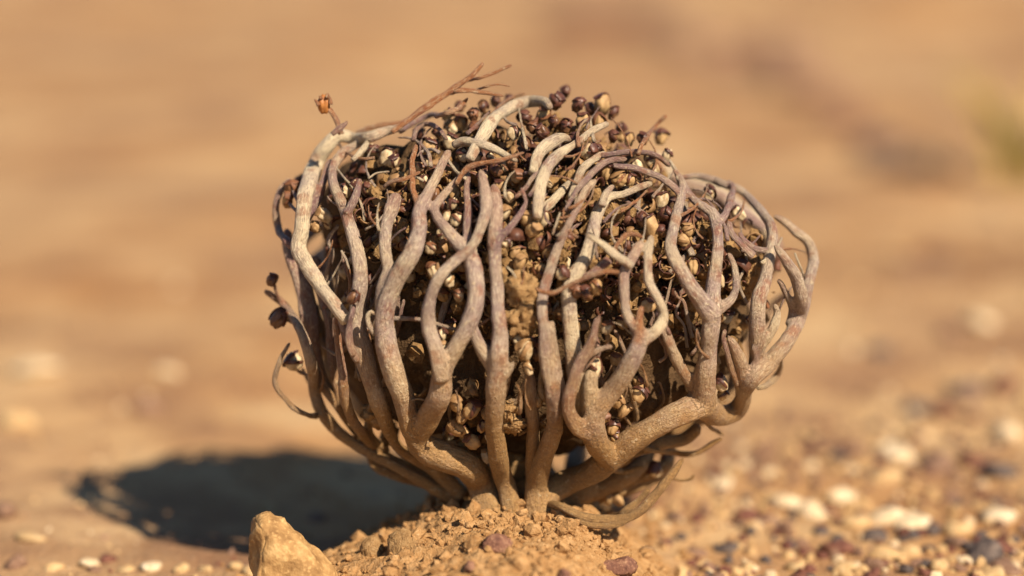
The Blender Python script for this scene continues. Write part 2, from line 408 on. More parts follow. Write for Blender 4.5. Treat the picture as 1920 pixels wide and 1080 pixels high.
# big ochre rock on the left of the mound, built as a leaning wedge
def surf_d(x, y):
    """depth at which the line of sight to a picture point meets the soil"""
    d = 9.0
    while d > -3:
        p = at(x, y, d)
        if p.z < top_z(p.x, p.y): return d
        d -= 0.03
    return d
def prism_rock(name, outline, d0, depth, mat, seed, amp):
    """faceted rock: an outline with real depth, roughened"""
    n = len(outline); v = []; f = []
    lay = [(0.0, 0.72), (0.25, 1.0), (0.7, 0.96), (1.0, 0.55)]
    cx = sum(p[0] for p in outline) / n; cy = max(p[1] for p in outline)
    for (t, s) in lay:
        for (x, y) in outline:
            v.append(at(cx + (x - cx) * s, cy + (y - cy) * s, d0 - depth * t))
    for k in range(len(lay) - 1):
        for i in range(n):
            f.append((k * n + i, k * n + (i + 1) % n, (k + 1) * n + (i + 1) % n, (k + 1) * n + i))
    f.append(tuple(range(n - 1, -1, -1))); f.append(tuple(range((len(lay) - 1) * n, len(lay) * n)))
    bm = bmesh.new(); vs = [bm.verts.new(p) for p in v]
    for q in f: bm.faces.new([vs[i] for i in q])
    bmesh.ops.recalc_face_normals(bm, faces=bm.faces)
    bmesh.ops.bevel(bm, geom=list(bm.edges), offset=0.0004, segments=2, affect='EDGES', clamp_overlap=True)
    bmesh.ops.triangulate(bm, faces=[q for q in bm.faces])
    bmesh.ops.subdivide_edges(bm, edges=[e for e in bm.edges if e.calc_length() > 0.0015], cuts=3, use_grid_fill=True)
    for q in bm.verts:
        p = q.co; q.co = p + Vector((noise.noise(p * 300), noise.noise(p * 300 + Vector((7, 0, 0))), noise.noise(p * 300 + Vector((0, 9, 0))))) * amp
    me = bpy.data.meshes.new(name); bm.to_mesh(me); bm.free(); me.materials.append(mat)
    me.polygons.foreach_set('use_smooth', [True] * len(me.polygons))
    o = bpy.data.objects.new(name, me); COL.objects.link(o); return o
tag(prism_rock('ochre_rock', [(474, 1110), (470, 1040), (468, 1004), (476, 968), (497, 961), (526, 968), (545, 984), (566, 1004), (590, 1024), (624, 1058), (640, 1110)], 2.8, 1.8, M['rock'], 3, 0.0011),
    'large ochre rock with a flat slanting top beside the mound', 'rock')
tag(prism_rock('soil_clump', [(672, 1060), (674, 1022), (690, 1004), (706, 1002), (718, 1016), (724, 1040), (722, 1060)], surf_d(697, 1040) + 0.1, 0.7, M['clod'], 4, 0.0005),
    'small tan lump of soil on the slope of the mound towards the ochre rock', 'soil lump')
tag(prism_rock('soil_clump', [(726, 1080), (728, 1008), (745, 994), (772, 994), (800, 1012), (812, 1040), (815, 1080)], surf_d(770, 1025) + 0.1, 0.9, M['clod'], 5, 0.0006),
    'broad crumbly soil lump set into the upper slope of the mound', 'soil lump')
def chip(outline, d, label, mat='maroon', cat='stone chip'):
    d = surf_d(sum(p[0] for p in outline) / len(outline), max(p[1] for p in outline) - 6) + 0.10
    tag(prism_rock('stone_chip', outline, d, 0.6, M[mat], 6, 0.0005), label, cat)
chip([(902, 1040), (905, 1010), (925, 1000), (952, 1004), (962, 1020), (950, 1040)], 1.9, 'dark red stone chip stuck in the mound below the trunk')
chip([(1112, 1078), (1108, 1056), (1150, 1046), (1185, 1044), (1198, 1058), (1190, 1080)], 2.6, 'broad maroon stone chip low on the front of the mound')
chip([(868, 1075), (870, 1054), (884, 1050), (892, 1060), (888, 1078)], 2.8, 'small dark chip low on the front of the mound')
chip([(1040, 1090), (1044, 1070), (1062, 1066), (1074, 1078), (1074, 1095)], 3.0, 'little dark brown chip at the foot of the mound front')

o = mesh('yellow_seed', [at(994, 950, surf_d(994, 954)) + Vector(p) * px(7) for p in I2[0]], I2[1], stone('seed_yellow', (0.62, 0.45, 0.10), (0.72, 0.55, 0.16), (0.78, 0.62, 0.25), 300))
tag(o, 'round bright yellow seed lying on the soil at the foot of the trunk', 'seed')
# ------------------------------------------------------------------ the plant: overall shape
OUT = [(640, 262), (760, 240), (850, 200), (1000, 190), (1050, 172), (1150, 192), (1175, 240), (1255, 255), (1275, 328), (1370, 342), (1450, 410), (1524, 450), (1526, 560),
       (1485, 660), (1410, 765), (1310, 820), (1200, 868), (1100, 905), (900, 905), (780, 872), (700, 838), (620, 790), (575, 700), (545, 600), (528, 500), (525, 400), (590, 315)]
PC = (1015.0, 560.0); DZ = 3.2; BACK = 1.3
def ray_r(th):
    c, s = math.cos(th), math.sin(th); best = 0
    for i in range(len(OUT)):
        x1, y1 = OUT[i][0] - PC[0], OUT[i][1] - PC[1]; x2, y2 = OUT[(i + 1) % len(OUT)][0] - PC[0], OUT[(i + 1) % len(OUT)][1] - PC[1]
        dx, dy = x2 - x1, y2 - y1; den = c * dy - s * dx
        if abs(den) < 1e-9: continue
        t = (x1 * dy - y1 * dx) / den; u = (x1 * s - y1 * c) / den
        if t > 0 and -1e-6 <= u <= 1 + 1e-6: best = max(best, t)
    return best
RT = np.array([ray_r(i * math.pi / 90) for i in range(180)])
RT = np.convolve(np.concatenate([RT[-3:], RT, RT[:3]]), [1 / 7] * 7, 'valid')
def rad(th):
    k = (th % (2 * math.pi)) * 90 / math.pi; i = int(k) % 180
    return RT[i] * (1 - k + int(k)) + RT[(i + 1) % 180] * (k - int(k))
def depth(x, y):
    dx, dy = x - PC[0], y - PC[1]
    t = math.hypot(dx, dy) / rad(math.atan2(dy, dx))
    return DZ * math.sqrt(max(0, 1 - min(1, t) ** 2.3))
def inside(x, y, k=1.0):
    dx, dy = x - PC[0], y - PC[1]
    return math.hypot(dx, dy) < k * rad(math.atan2(dy, dx))
def shell(x, y, f):
    """point at fraction f of the way out, seen at picture point x, y"""
    dx, dy = (x - PC[0]) / f, (y - PC[1]) / f
    t = math.hypot(dx, dy) / rad(math.atan2(dy, dx))
    return f * DZ * math.sqrt(max(0, 1 - min(1, t) ** 2.3))

plant = bpy.data.objects.new('dried_plant', None); COL.objects.link(plant); plant.empty_display_size = 0.02
tag(plant, 'dried plant curled into a ball of grey woody branches on a soil mound', 'dried plant')

# ------------------------------------------------------------------ tubes
def catmull(P, step):
    P = [P[0] * 2 - P[1]] + P + [P[-1] * 2 - P[-2]]
    out = []
    for i in range(1, len(P) - 2):
        a, b, c, d = P[i - 1], P[i], P[i + 1], P[i + 2]
        L = np.linalg.norm((c - b)[:3]); n = max(2, int(L / step))
        for k in range(n):
            t = k / n
            out.append(0.5 * (2 * b + (c - a) * t + (2 * a - 5 * b + 4 * c - d) * t * t + (3 * b - a - 3 * c + d) * t ** 3))
    out.append(P[-2]); return np.array(out)
SEED = [0]
def tube_data(pts4, tone, tip=None, sides=None, lumpy=0.09, flat=1.0, flare=0.0):
    """pts4: rows x, y, z, r in metres"""
    SEED[0] += 1; sd = SEED[0] * 7.13
    pts4 = [np.array(p, dtype=float) for p in pts4]
    rm = max(p[3] for p in pts4)
    if sides is None: sides = 14 if rm > 0.001 else (10 if rm > 0.0005 else 7)
    C = catmull(pts4, max(0.0004, rm * 0.45)); C[:, 3] = np.maximum(C[:, 3], 0.00006)
    n = len(C); P = C[:, :3]; L = np.concatenate([[0], np.cumsum(np.linalg.norm(np.diff(P, axis=0), axis=1))])
    # small crooks and kinks
    for i in range(n):
        e = min(1, L[i] / (4 * rm)) * min(1, (L[-1] - L[i]) / (3 * rm))
        for c_ in range(3):
            P[i, c_] += e * rm * (0.30 * noise.noise(Vector((L[i] / (rm * 6.5), sd, c_ * 5))) + 0.10 * noise.noise(Vector((L[i] / (rm * 2.6), sd, c_ * 5 + 30))))
    T = np.gradient(P, axis=0); T /= np.linalg.norm(T, axis=1)[:, None]
    u = Vector(T[0]).orthogonal().normalized(); V = []; fib = []; tn = []
    tone = np.array(tone, dtype=float)
    for i in range(n):
        t = Vector(T[i]); u = (u - t * u.dot(t)).normalized(); w_ = t.cross(u)
        r = C[i, 3]
        if flare: r *= 1 + flare * math.exp(-L[i] / (2.2 * rm))
        e0 = min(1, (L[-1] - L[i]) / (0.7 * r)) if r > 0 else 1
        if e0 < 1: r *= 0.45 + 0.55 * math.sqrt(max(0, 1 - (1 - e0) ** 2))
        k1 = noise.noise(Vector((L[i] / (rm * 9), sd, 9)))
        r *= 1 + lumpy * 1.4 * noise.noise(Vector((L[i] / (rm * 5), sd, 0))) + lumpy * 0.7 * noise.noise(Vector((L[i] / (rm * 1.7), sd, 4))) + lumpy * 1.2 * max(0, k1) ** 2 * 2
        ti = tip(L[i] / max(1e-9, L[-1])) if tip else 0.0
        tv = tone * (1 - 0.5 * ti) + np.array((0.1, 0, 0.95)) * ti * 0.7
        for k in range(sides):
            a = 2 * math.pi * k / sides
            q = noise.noise(Vector((math.cos(a) * 1.1 + sd, math.sin(a) * 1.1, L[i] / (rm * 6)))) + 0.55 * noise.noise(Vector((math.cos(a) * 2.8 + sd, math.sin(a) * 2.8, L[i] / (rm * 4))))
            rr = r * (1 + lumpy * 1.7 * q)
            V.append(P[i] + np.array(u * (math.cos(a) * rr) + w_ * (math.sin(a) * rr * flat)))
            fib.append((math.cos(a) + sd, math.sin(a), L[i] * 1000)); tn.append(tv)
    F = []
    for i in range(n - 1):
        for k in range(sides):
            F.append((i * sides + k, i * sides + (k + 1) % sides, (i + 1) * sides + (k + 1) % sides, (i + 1) * sides + k))
    F.append(tuple(range(sides - 1, -1, -1))); F.append(tuple(range((n - 1) * sides, n * sides)))
    return V, F, fib, tn
def tube(name, pts4, kind, parent, tip=None, sides=None, lumpy=0.09, flat=1.0, flare=0.0, mat=None):
    V, F, fib, tn = tube_data(pts4, TONE[kind], tip, sides, lumpy, flat, flare)
    return mesh(name, V, F, mat or M['bark'], parent, True, {'fib': ('FLOAT_VECTOR', fib), 'tone': ('FLOAT_VECTOR', tn)})
def grow(parts, voxel=0.00024):
    """parts: list of tube_data; fuses them so that forks run into each other, then hands back one piece for each"""
    V = []; F = []; n = 0; own = []; fib = []; tn = []
    for i, (v, f, fb, t_) in enumerate(parts):
        V += v; F += [tuple(k + n for k in q) for q in f]; n += len(v); own += [i] * len(v); fib += fb; tn += list(t_)
    me = bpy.data.meshes.new('tmp'); me.from_pydata([tuple(p) for p in V], [], F)
    ob = bpy.data.objects.new('tmp', me); COL.objects.link(ob)
    md = ob.modifiers.new('r', 'REMESH'); md.mode = 'VOXEL'; md.voxel_size = voxel; md.adaptivity = 0
    dg = bpy.context.evaluated_depsgraph_get(); ev = ob.evaluated_get(dg); m2 = ev.to_mesh()
    nv = len(m2.vertices); co = np.empty(nv * 3, np.float32); m2.vertices.foreach_get('co', co); co = co.reshape(-1, 3).astype(float)
    ed = np.empty(len(m2.edges) * 2, np.int32); m2.edges.foreach_get('vertices', ed); ed = ed.reshape(-1, 2)
    lt = np.empty(len(m2.polygons), np.int32); m2.polygons.foreach_get('loop_total', lt)
    lv = np.empty(len(m2.loops), np.int32); m2.loops.foreach_get('vertex_index', lv)
    ev.to_mesh_clear(); bpy.data.objects.remove(ob); bpy.data.meshes.remove(me)
    quads = lv.reshape(-1, 4) if (lt == 4).all() else None
    assert quads is not None
    deg = np.bincount(ed.ravel(), minlength=nv).astype(float)[:, None]
    def smooth(a, k):
        for _ in range(k):
            s_ = np.zeros_like(a)
            np.add.at(s_, ed[:, 0], a[ed[:, 1]]); np.add.at(s_, ed[:, 1], a[ed[:, 0]])
            a = a * 0.4 + 0.6 * s_ / deg
        return a
    co = smooth(co, 8)
    from mathutils.kdtree import KDTree
    kd = KDTree(len(V))
    for i, p in enumerate(V): kd.insert(p, i)
    kd.balance()
    idx = np.array([kd.find(p)[1] for p in co])
    own = np.array(own)[idx]; fib = np.array(fib)[idx]; tn = smooth(np.array(tn)[idx], 14)
    se = ed[own[ed[:, 0]] == own[ed[:, 1]]]
    sdeg = np.bincount(se.ravel(), minlength=nv).astype(float)[:, None] + 1.0
    for _ in range(8):
        s_ = fib.copy(); np.add.at(s_, se[:, 0], fib[se[:, 1]]); np.add.at(s_, se[:, 1], fib[se[:, 0]]); fib = s_ / sdeg
    # normals, then warts and creases
    def normals():
        a, b, c, d = (co[quads[:, k]] for k in range(4)); fn = np.cross(c - a, d - b); vn = np.zeros_like(co)
        for k in range(4): np.add.at(vn, quads[:, k], fn)
        return vn / (np.linalg.norm(vn, axis=1)[:, None] + 1e-15)
    vn = normals()
    dsp = np.array([0.00004 * noise.noise(Vector(p) * 1300) + 0.00007 * noise.noise(Vector(p) * 420) + 0.00025 * max(0, noise.noise(Vector(p) * 560) - 0.42) for p in co])
    co = co + vn * dsp[:, None]; vn = normals()
    out = []
    fo = np.array([np.bincount(own[q]).argmax() for q in quads])
    for i in range(len(parts)):
        q = quads[fo == i]
        if not len(q): out.append(None); continue
        use, inv = np.unique(q, return_inverse=True); q = inv.reshape(-1, 4)
        out.append((co[use], q, fib[use], tn[use], vn[use]))
    return out

# traced limbs: key, parent key, kind, depth offset (cm), points (x, y, radius)
B = []
def br(key, par, kind, off, *pts): B.append((key, par, kind, off, pts))
# left limb
br('L1', None, 'bark', 0, (935, 985, 34), (912, 940, 31), (900, 902, 30), (876, 876, 31), (838, 860, 31), (799, 843, 29), (780, 822, 25), (806, 782, 25), (824, 740, 24), (829, 695, 21), (850, 655, 19), (876, 605, 20), (890, 558, 19), (890, 513, 18), (881, 481, 17), (858, 457, 14), (831, 424, 12), (813, 392, 11), (833, 359, 9), (866, 327, 7), (889, 308, 5))
br('L1l', 'L1', 'bark', 0.22, (830, 715, 15), (819, 664, 17), (804, 610, 15), (803, 564, 14), (822, 522, 13), (858, 487, 11), (884, 460, 11), (902, 418, 12), (912, 380, 13), (907, 343, 11), (900, 318, 8))
br('L1u', 'L1', 'purple', -0.1, (886, 500, 11), (879, 450, 11), (877, 400, 11), (877, 350, 9), (880, 325, 6))
br('L1b', 'L1', 'bark', 0.1, (790, 838, 18), (768, 805, 19), (752, 745, 21), (735, 690, 23), (722, 630, 22), (721, 580, 21), (745, 524, 19), (770, 478, 19), (786, 430, 17), (788, 392, 15), (806, 355, 12), (829, 308, 11), (843, 281, 9))
br('L1bl', 'L1b', 'bark', 0.0, (719, 600, 14), (716, 555, 15), (729, 504, 14), (723, 465, 14), (726, 424, 14), (736, 388, 14), (746, 362, 12))
br('L1bo', 'L1b', 'red', 0.12, (789, 398, 9), (776, 359, 8), (773, 308, 8), (781, 271, 6))
br('L1bc', 'L1b', 'pale', 0.25, (702, 628, 5), (693, 612, 5), (689, 594, 5), (696, 584, 4), (702, 590, 3))
br('L2', None, 'bark', -0.1, (862, 925, 16), (805, 872, 17), (760, 850, 13), (738, 830, 13), (724, 795, 17), (712, 750, 19), (694, 700, 20), (676, 650, 21), (668, 600, 18), (673, 540, 17), (673, 498, 17), (665, 460, 16), (657, 424, 14), (648, 396, 13), (629, 352, 11), (625, 313, 11), (640, 290, 11), (660, 275, 9), (690, 262, 6))
br('L2r', 'L2', 'purple', 0, (650, 402, 10), (664, 375, 10), (671, 355, 9), (676, 334, 7))
br('L3', 'L2', 'pale', 0.45, (652, 602, 14), (633, 578, 14), (607, 546, 15), (581, 503, 17), (561, 466, 18), (566, 433, 17), (569, 400, 17), (574, 362, 17), (590, 313, 17), (611, 276, 16), (634, 254, 14), (664, 259, 12), (693, 256, 12), (723, 246, 11), (757, 239, 9))
br('L3t', 'L3', 'purple', 0.6, (553, 465, 9), (536, 452, 9), (521, 430, 9), (517, 400, 9), (520, 373, 8), (532, 347, 7), (547, 334, 5))
br('L3i', 'L3', 'purple', -0.15, (572, 420, 10), (585, 388, 11), (603, 350, 10), (614, 320, 9), (620, 300, 7))
br('L3b', 'L2', 'purple', 0.38, (637, 588, 5), (641, 606, 8), (650, 632, 9), (662, 660, 9), (672, 680, 8))
br('L3p', 'L2', 'purple', 0.45, (664, 572, 5), (660, 590, 7), (656, 612, 8), (655, 640, 9), (664, 668, 8))
br('L4', None, 'purple', 0.25, (870, 930, 14), (800, 892, 15), (747, 868, 13), (711, 846, 12), (676, 808, 12), (656, 778, 12), (646, 733, 12), (640, 698, 11), (632, 648, 10), (630, 605, 8), (634, 590, 6))
br('L5', None, 'bark', 0.45, (850, 935, 12), (770, 890, 13), (690, 846, 11), (645, 820, 12), (617, 796, 13), (597, 764, 13), (588, 727, 13), (583, 683, 12), (572, 639, 12), (557, 606, 11), (537, 577, 9), (513, 556, 8), (494, 544, 5))
br('L5c', 'L5', 'bark', 1.0, (592, 780, 6), (577, 778, 5), (548, 763, 5), (525, 736, 5), (516, 710, 5), (524, 677, 5), (543, 643, 3))
br('L5d', 'L5', 'pale', 0.1, (590, 740, 5), (577, 712, 4), (566, 690, 4))
br('L6', None, 'old', -0.5, (700, 850, 10), (660, 800, 12), (628, 751, 13), (607, 720, 14), (596, 689, 15), (587, 647, 17), (580, 602, 18), (572, 555, 18), (556, 507, 17), (541, 470, 14), (538, 430, 9))
br('L7', None, 'old', -0.6, (860, 930, 13), (800, 908, 13), (745, 893, 12), (706, 874, 10), (690, 850, 7))
br('L8', None, 'old', -0.9, (640, 760, 10), (624, 680, 13), (618, 600, 13), (600, 540, 12), (590, 480, 11))
br('L9', 'L2', 'bark', -0.35, (706, 740, 8), (690, 800, 10), (706, 828, 10), (730, 846, 8))
# middle
br('C1', None, 'bark', 0, (962, 975, 20), (948, 900, 19), (932, 845, 20), (926, 800, 21), (931, 758, 23), (934, 715, 22), (938, 670, 19), (939, 635, 17), (932, 587, 15), (929, 534, 14), (926, 493, 14), (926, 454, 16), (929, 410, 15), (927, 372, 13), (925, 345, 9))
br('C1l', 'C1', 'bark', -0.15, (933, 700, 16), (912, 667, 17), (897, 640, 14), (885, 612, 11), (878, 585, 9))
br('C1r', 'C1', 'purple', 0.1, (926, 468, 10), (937, 447, 10), (955, 428, 9), (973, 402, 8), (986, 378, 7), (976, 350, 6))
br('C1k', 'C1', 'pale', 0.1, (946, 706, 9), (958, 690, 7), (963, 676, 4))
br('C2', None, 'bark', -0.35, (1006, 975, 18), (1001, 900, 15), (998, 847, 14), (998, 788, 13), (995, 729, 12), (991, 694, 10))
br('C3', None, 'bark', 0, (1008, 1000, 36), (1008, 950, 33), (1010, 905, 27), (1020, 862, 20), (1031, 824, 18), (1039, 794, 17), (1036, 744, 17), (1027, 699, 16), (1019, 658, 15), (1018, 625, 13), (1015, 575, 12), (1024, 528, 11), (1045, 469, 10), (1063, 424, 9), (1081, 386, 9), (1098, 356, 10), (1119, 336, 9))
br('C3r', 'C3', 'bark', -0.1, (1056, 735, 8), (1047, 690, 9), (1037, 630, 9), (1034, 600, 7))
br('C3h', 'C3', 'purple', 0.12, (1038, 800, 8), (1044, 782, 6), (1040, 750, 6), (1044, 730, 7), (1050, 722, 5))
br('C4', None, 'pale', -0.25, (1110, 830, 18), (1095, 760, 18), (1084, 715, 18), (1077, 676, 18), (1071, 645, 18), (1066, 602, 19), (1066, 564, 18), (1076, 525, 17), (1090, 502, 16), (1101, 475, 15), (1112, 430, 14), (1123, 394, 13), (1140, 370, 11), (1166, 366, 9), (1196, 355, 9), (1223, 342, 7))
br('C4t', 'C4', 'bark', 0.1, (1128, 388, 9), (1136, 364, 8), (1152, 346, 5))
br('C4x', 'C4', 'pale', 0.35, (1183, 498, 9), (1160, 482, 9), (1136, 462, 8), (1112, 446, 6), (1098, 440, 4))
br('C4y', 'C4', 'red', 0.35, (1158, 511, 5), (1138, 509, 6), (1110, 516, 6), (1085, 527, 6), (1062, 537, 5), (1040, 549, 6), (1016, 547, 6), (1004, 540, 5))
br('C4z', 'C4', 'purple', -0.05, (1142, 487, 9), (1122, 503, 9), (1105, 515, 8), (1092, 520, 6))
# right limb system
br('R0', None, 'bark', 0, (1000, 985, 30), (1024, 930, 29), (1062, 902, 28), (1105, 888, 26), (1150, 858, 28), (1187, 826, 27), (1232, 797, 26), (1280, 772, 26), (1316, 758, 27), (1348, 778, 22), (1375, 772, 21), (1391, 744, 19), (1391, 706, 17), (1386, 673, 15), (1376, 647, 11), (1364, 630, 8))
br('C6', 'R0', 'bark', 0.05, (1148, 862, 22), (1126, 836, 26), (1112, 800, 26), (1118, 765, 24), (1146, 732, 22), (1176, 690, 21), (1193, 658, 19), (1200, 625, 17), (1180, 600, 12), (1172, 570, 11), (1169, 534, 12), (1171, 507, 12), (1185, 480, 12), (1203, 450, 10))
br('C5', 'C6', 'purple', 0.2, (1118, 822, 14), (1086, 802, 17), (1068, 780, 16), (1066, 753, 17), (1078, 708, 15), (1093, 670, 13), (1107, 643, 11), (1117, 608, 8), (1125, 590, 5))
br('C6s', 'C6', 'pale', -0.05, (1112, 800, 22), (1104, 765, 18), (1106, 720, 17), (1112, 690, 10))
br('C6r', 'C6', 'pale', 0.12, (1204, 640, 14), (1229, 622, 13), (1244, 594, 12), (1236, 561, 11), (1218, 528, 10), (1214, 495, 10), (1218, 462, 9), (1222, 440, 6))
br('C6c', 'C6', 'red', 0.2, (1198, 640, 10), (1200, 612, 10), (1201, 585, 9), (1206, 572, 6))
br('C5t', 'C5', 'bark', 0.1, (1092, 678, 7), (1112, 662, 7), (1135, 652, 6), (1150, 650, 5))
br('R1', 'R0', 'bark', 0.0, (1316, 765, 25), (1322, 712, 23), (1330, 660, 21), (1336, 618, 21), (1338, 575, 19), (1339, 530, 16), (1344, 470, 13), (1341, 425, 13), (1336, 402, 12), (1316, 384, 10), (1291, 360, 9), (1278, 338, 7))
br('R1l', 'R1', 'bark', 0.08, (1338, 596, 18), (1317, 570, 18), (1294, 537, 17), (1270, 493, 15), (1257, 458, 13), (1264, 422, 12), (1273, 390, 11), (1279, 354, 10), (1274, 332, 8), (1262, 318, 5))
br('R1r', 'R1', 'purple', 0.05, (1342, 425, 9), (1358, 406, 10), (1368, 378, 10), (1374, 355, 8), (1366, 338, 5))
br('R1s', 'R1', 'bark', 0.0, (1342, 582, 11), (1355, 574, 11), (1371, 560, 9), (1380, 534, 9), (1377, 500, 8), (1365, 473, 6))
br('R2', 'R0', 'bark', 0.05, (1395, 740, 12), (1408, 712, 13), (1419, 676, 15), (1421, 638, 20), (1421, 599, 19), (1425, 561, 17), (1436, 530, 16), (1443, 493, 14), (1448, 466, 12), (1448, 440, 12), (1439, 413, 11), (1416, 384, 10), (1390, 358, 9), (1358, 345, 9), (1333, 334, 9), (1303, 330, 7), (1272, 333, 5))
br('R3', 'R0', 'bark', 0.4, (1385, 770, 14), (1410, 714, 17), (1439, 678, 17), (1472, 638, 17), (1496, 599, 15), (1508, 568, 12), (1513, 545, 12), (1520, 511, 12), (1522, 478, 12), (1513, 452, 11), (1492, 434, 11), (1469, 415, 9), (1450, 404, 6))
br('R4', 'R3', 'bark', 0.55, (1500, 594, 11), (1503, 565, 14), (1495, 526, 15), (1478, 493, 12), (1461, 470, 9), (1450, 458, 5))
br('R4b', 'R3', 'bark', 0.1, (1478, 612, 8), (1487, 584, 10), (1481, 561, 9), (1469, 538, 7), (1458, 524, 5))
br('R5', 'R3', 'pale', 0.2, (1428, 650, 9), (1447, 618, 11), (1456, 590, 9), (1452, 568, 6))
br('R6', 'R3', 'pale', 0.2, (1420, 728, 6), (1432, 724, 7), (1451, 712, 8), (1463, 691, 7), (1467, 672, 4))
br('R7', 'R0', 'bark', -0.35, (1312, 765, 12), (1298, 728, 12), (1270, 679, 13), (1253, 638, 12), (1242, 608, 10), (1236, 580, 8))
br('R8', 'R0', 'purple', 0.0, (1385, 720, 9), (1372, 690, 8), (1362, 660, 7), (1357, 635, 6), (1360, 618, 5))
br('R9', 'R0', 'purple', 0.22, (1396, 726, 10), (1408, 700, 9), (1416, 672, 8), (1412, 650, 5))
br('R10', 'R2', 'purple', -0.05, (1412, 480, 8), (1392, 460, 8), (1374, 440, 7), (1366, 415, 6))
br('R11', 'R2', 'purple', 0.05, (1440, 470, 8), (1415, 466, 8), (1396, 450, 7), (1385, 436, 6))
# under the right limb
br('U1', None, 'bark', 1.60, (1020, 945, 7), (1048, 949, 8), (1083, 966, 10), (1117, 974, 10), (1156, 974, 10), (1189, 966, 9), (1219, 941, 10), (1244, 908, 9), (1267, 877, 7), (1281, 860, 4))
br('U1b', 'U1', 'bark', 1.45, (1140, 973, 6), (1167, 961, 7), (1194, 941, 7), (1218, 917, 5))
br('U1c', 'U1', 'bark', 1.65, (1046, 950, 6), (1085, 978, 6), (1125, 986, 6), (1162, 983, 5), (1190, 970, 4))
br('U2', None, 'old', 0.6, (1240, 898, 3), (1261, 898, 3), (1281, 901, 3), (1297, 897, 4), (1301, 890, 4))
br('U3', 'R0', 'red', 0.3, (1190, 838, 5), (1222, 844, 6), (1256, 848, 8), (1289, 852, 8), (1312, 847, 6), (1335, 832, 5), (1354, 822, 4))
br('U4', 'R0', 'purple', 0.1, (1322, 790, 5), (1334, 803, 4), (1344, 809, 4), (1357, 816, 3))
br('U6', 'R0', 'pale', 0.6, (1142, 876, 7), (1162, 884, 6), (1185, 880, 5), (1207, 874, 5))
br('U7', 'R0', 'old', -0.3, (1180, 850, 12), (1230, 832, 13), (1280, 822, 15), (1312, 800, 12))
# top
br('T1', None, 'pale', 0.1, (880, 300, 10), (902, 258, 13), (926, 224, 13), (956, 204, 13), (991, 190, 12), (1016, 190, 11), (1032, 202, 7))
br('T2', None, 'pale', 0.15, (850, 272, 6), (866, 266, 9), (893, 269, 9), (923, 278, 8), (950, 293, 7), (970, 302, 4))
br('T3', None, 'red', 0.25, (855, 345, 5), (870, 322, 6), (890, 308, 6), (926, 303, 6), (953, 296, 5), (983, 286, 3))
br('T4', None, 'pale', 0.0, (1000, 325, 10), (1006, 300, 12), (1019, 279, 13), (1040, 262, 12), (1058, 258, 9), (1070, 264, 6))
br('T5', None, 'pale', 0.1, (1008, 410, 9), (1009, 388, 11), (1013, 352, 12), (1027, 313, 12), (1049, 290, 11), (1080, 269, 8), (1113, 245, 8), (1140, 231, 5))
br('T5b', None, 'pale', -0.25, (1012, 396, 9), (1028, 384, 10), (1047, 364, 9), (1069, 345, 7), (1090, 335, 4))
br('T6', None, 'pale', -0.05, (1072, 372, 8), (1081, 343, 9), (1095, 314, 9), (1120, 294, 7), (1135, 286, 4))
br('T6b', None, 'purple', 0.1, (1060, 395, 4), (1070, 376, 5), (1092, 343, 6), (1124, 311, 7), (1150, 299, 6), (1175, 298, 4))
br('T7', None, 'purple', 0.0, (1128, 292, 7), (1166, 286, 8), (1205, 285, 8), (1235, 294, 7), (1256, 312, 5))
br('T8', None, 'purple', 0.1, (1150, 310, 5), (1172, 313, 7), (1207, 320, 8), (1243, 335, 9), (1268, 357, 9), (1280, 380, 7))
br('T9', None, 'red', 0.6, (1196, 290, 6), (1206, 268, 6), (1225, 241, 6), (1250, 216, 5))
br('T10', None, 'red', 1.3, (735, 248, 5), (762, 227, 7), (804, 198, 8), (838, 174, 7), (873, 151, 6), (890, 136, 5), (906, 118, 4))
br('T10b', 'T10', 'red', 1.35, (835, 177, 6), (856, 171, 6), (880, 170, 6), (908, 174, 5), (945, 180, 3))
br('T10c', 'T10', 'red', 1.3, (876, 150, 5), (898, 147, 4), (926, 136, 4), (959, 122, 4))
br('T10d', 'T10', 'red', 1.35, (890, 170, 3), (910, 163, 3), (934, 158, 2), (956, 162, 2))
br('T10e', 'T10', 'red', 1.2, (820, 217, 6), (838, 213, 7), (856, 206, 7), (868, 195, 5), (877, 184, 3))
br('T11', None, 'red', -0.1, (668, 248, 4), (690, 241, 6), (720, 234, 6), (750, 232, 5), (780, 226, 4))
br('T12', None, 'purple', 0.1, (752, 246, 6), (780, 228, 8), (808, 215, 8), (826, 216, 5))
br('T13', None, 'red', 0.2, (720, 350, 4), (735, 340, 5), (760, 335, 5), (788, 322, 4))
br('T14', None, 'pale', 0.05, (660, 300, 5), (672, 290, 6), (684, 275, 6), (690, 262, 4))
br('T15', None, 'pale', 0.05, (1255, 300, 3), (1266, 318, 4), (1276, 345, 5), (1288, 372, 4))
br('T16', None, 'red', 0.2, (1150, 470, 4), (1172, 441, 5), (1193, 440, 5), (1205, 446, 3))
br('T17', None, 'purple', 0.05, (1040, 300, 5), (1002, 330, 6), (985, 352, 6), (965, 372, 5))
br('T18', None, 'old', 0.1, (775, 262, 6), (783, 240, 7), (800, 232, 7), (820, 240, 6), (838, 262, 5))
br('T19', None, 'red', 0.15, (905, 235, 4), (918, 222, 4), (940, 196, 5), (962, 182, 4), (985, 176, 3))
BR = {}
THIN = {'T', 'U'}
def tipf(kind):
    return {'bark': lambda s: max(0, (s - 0.72) * 1.8), 'purple': lambda s: max(0, (s - 0.6)), 'pale': lambda s: max(0, (s - 0.85) * 2.2), 'red': lambda s: 0.5, 'old': lambda s: 0.1}[kind]
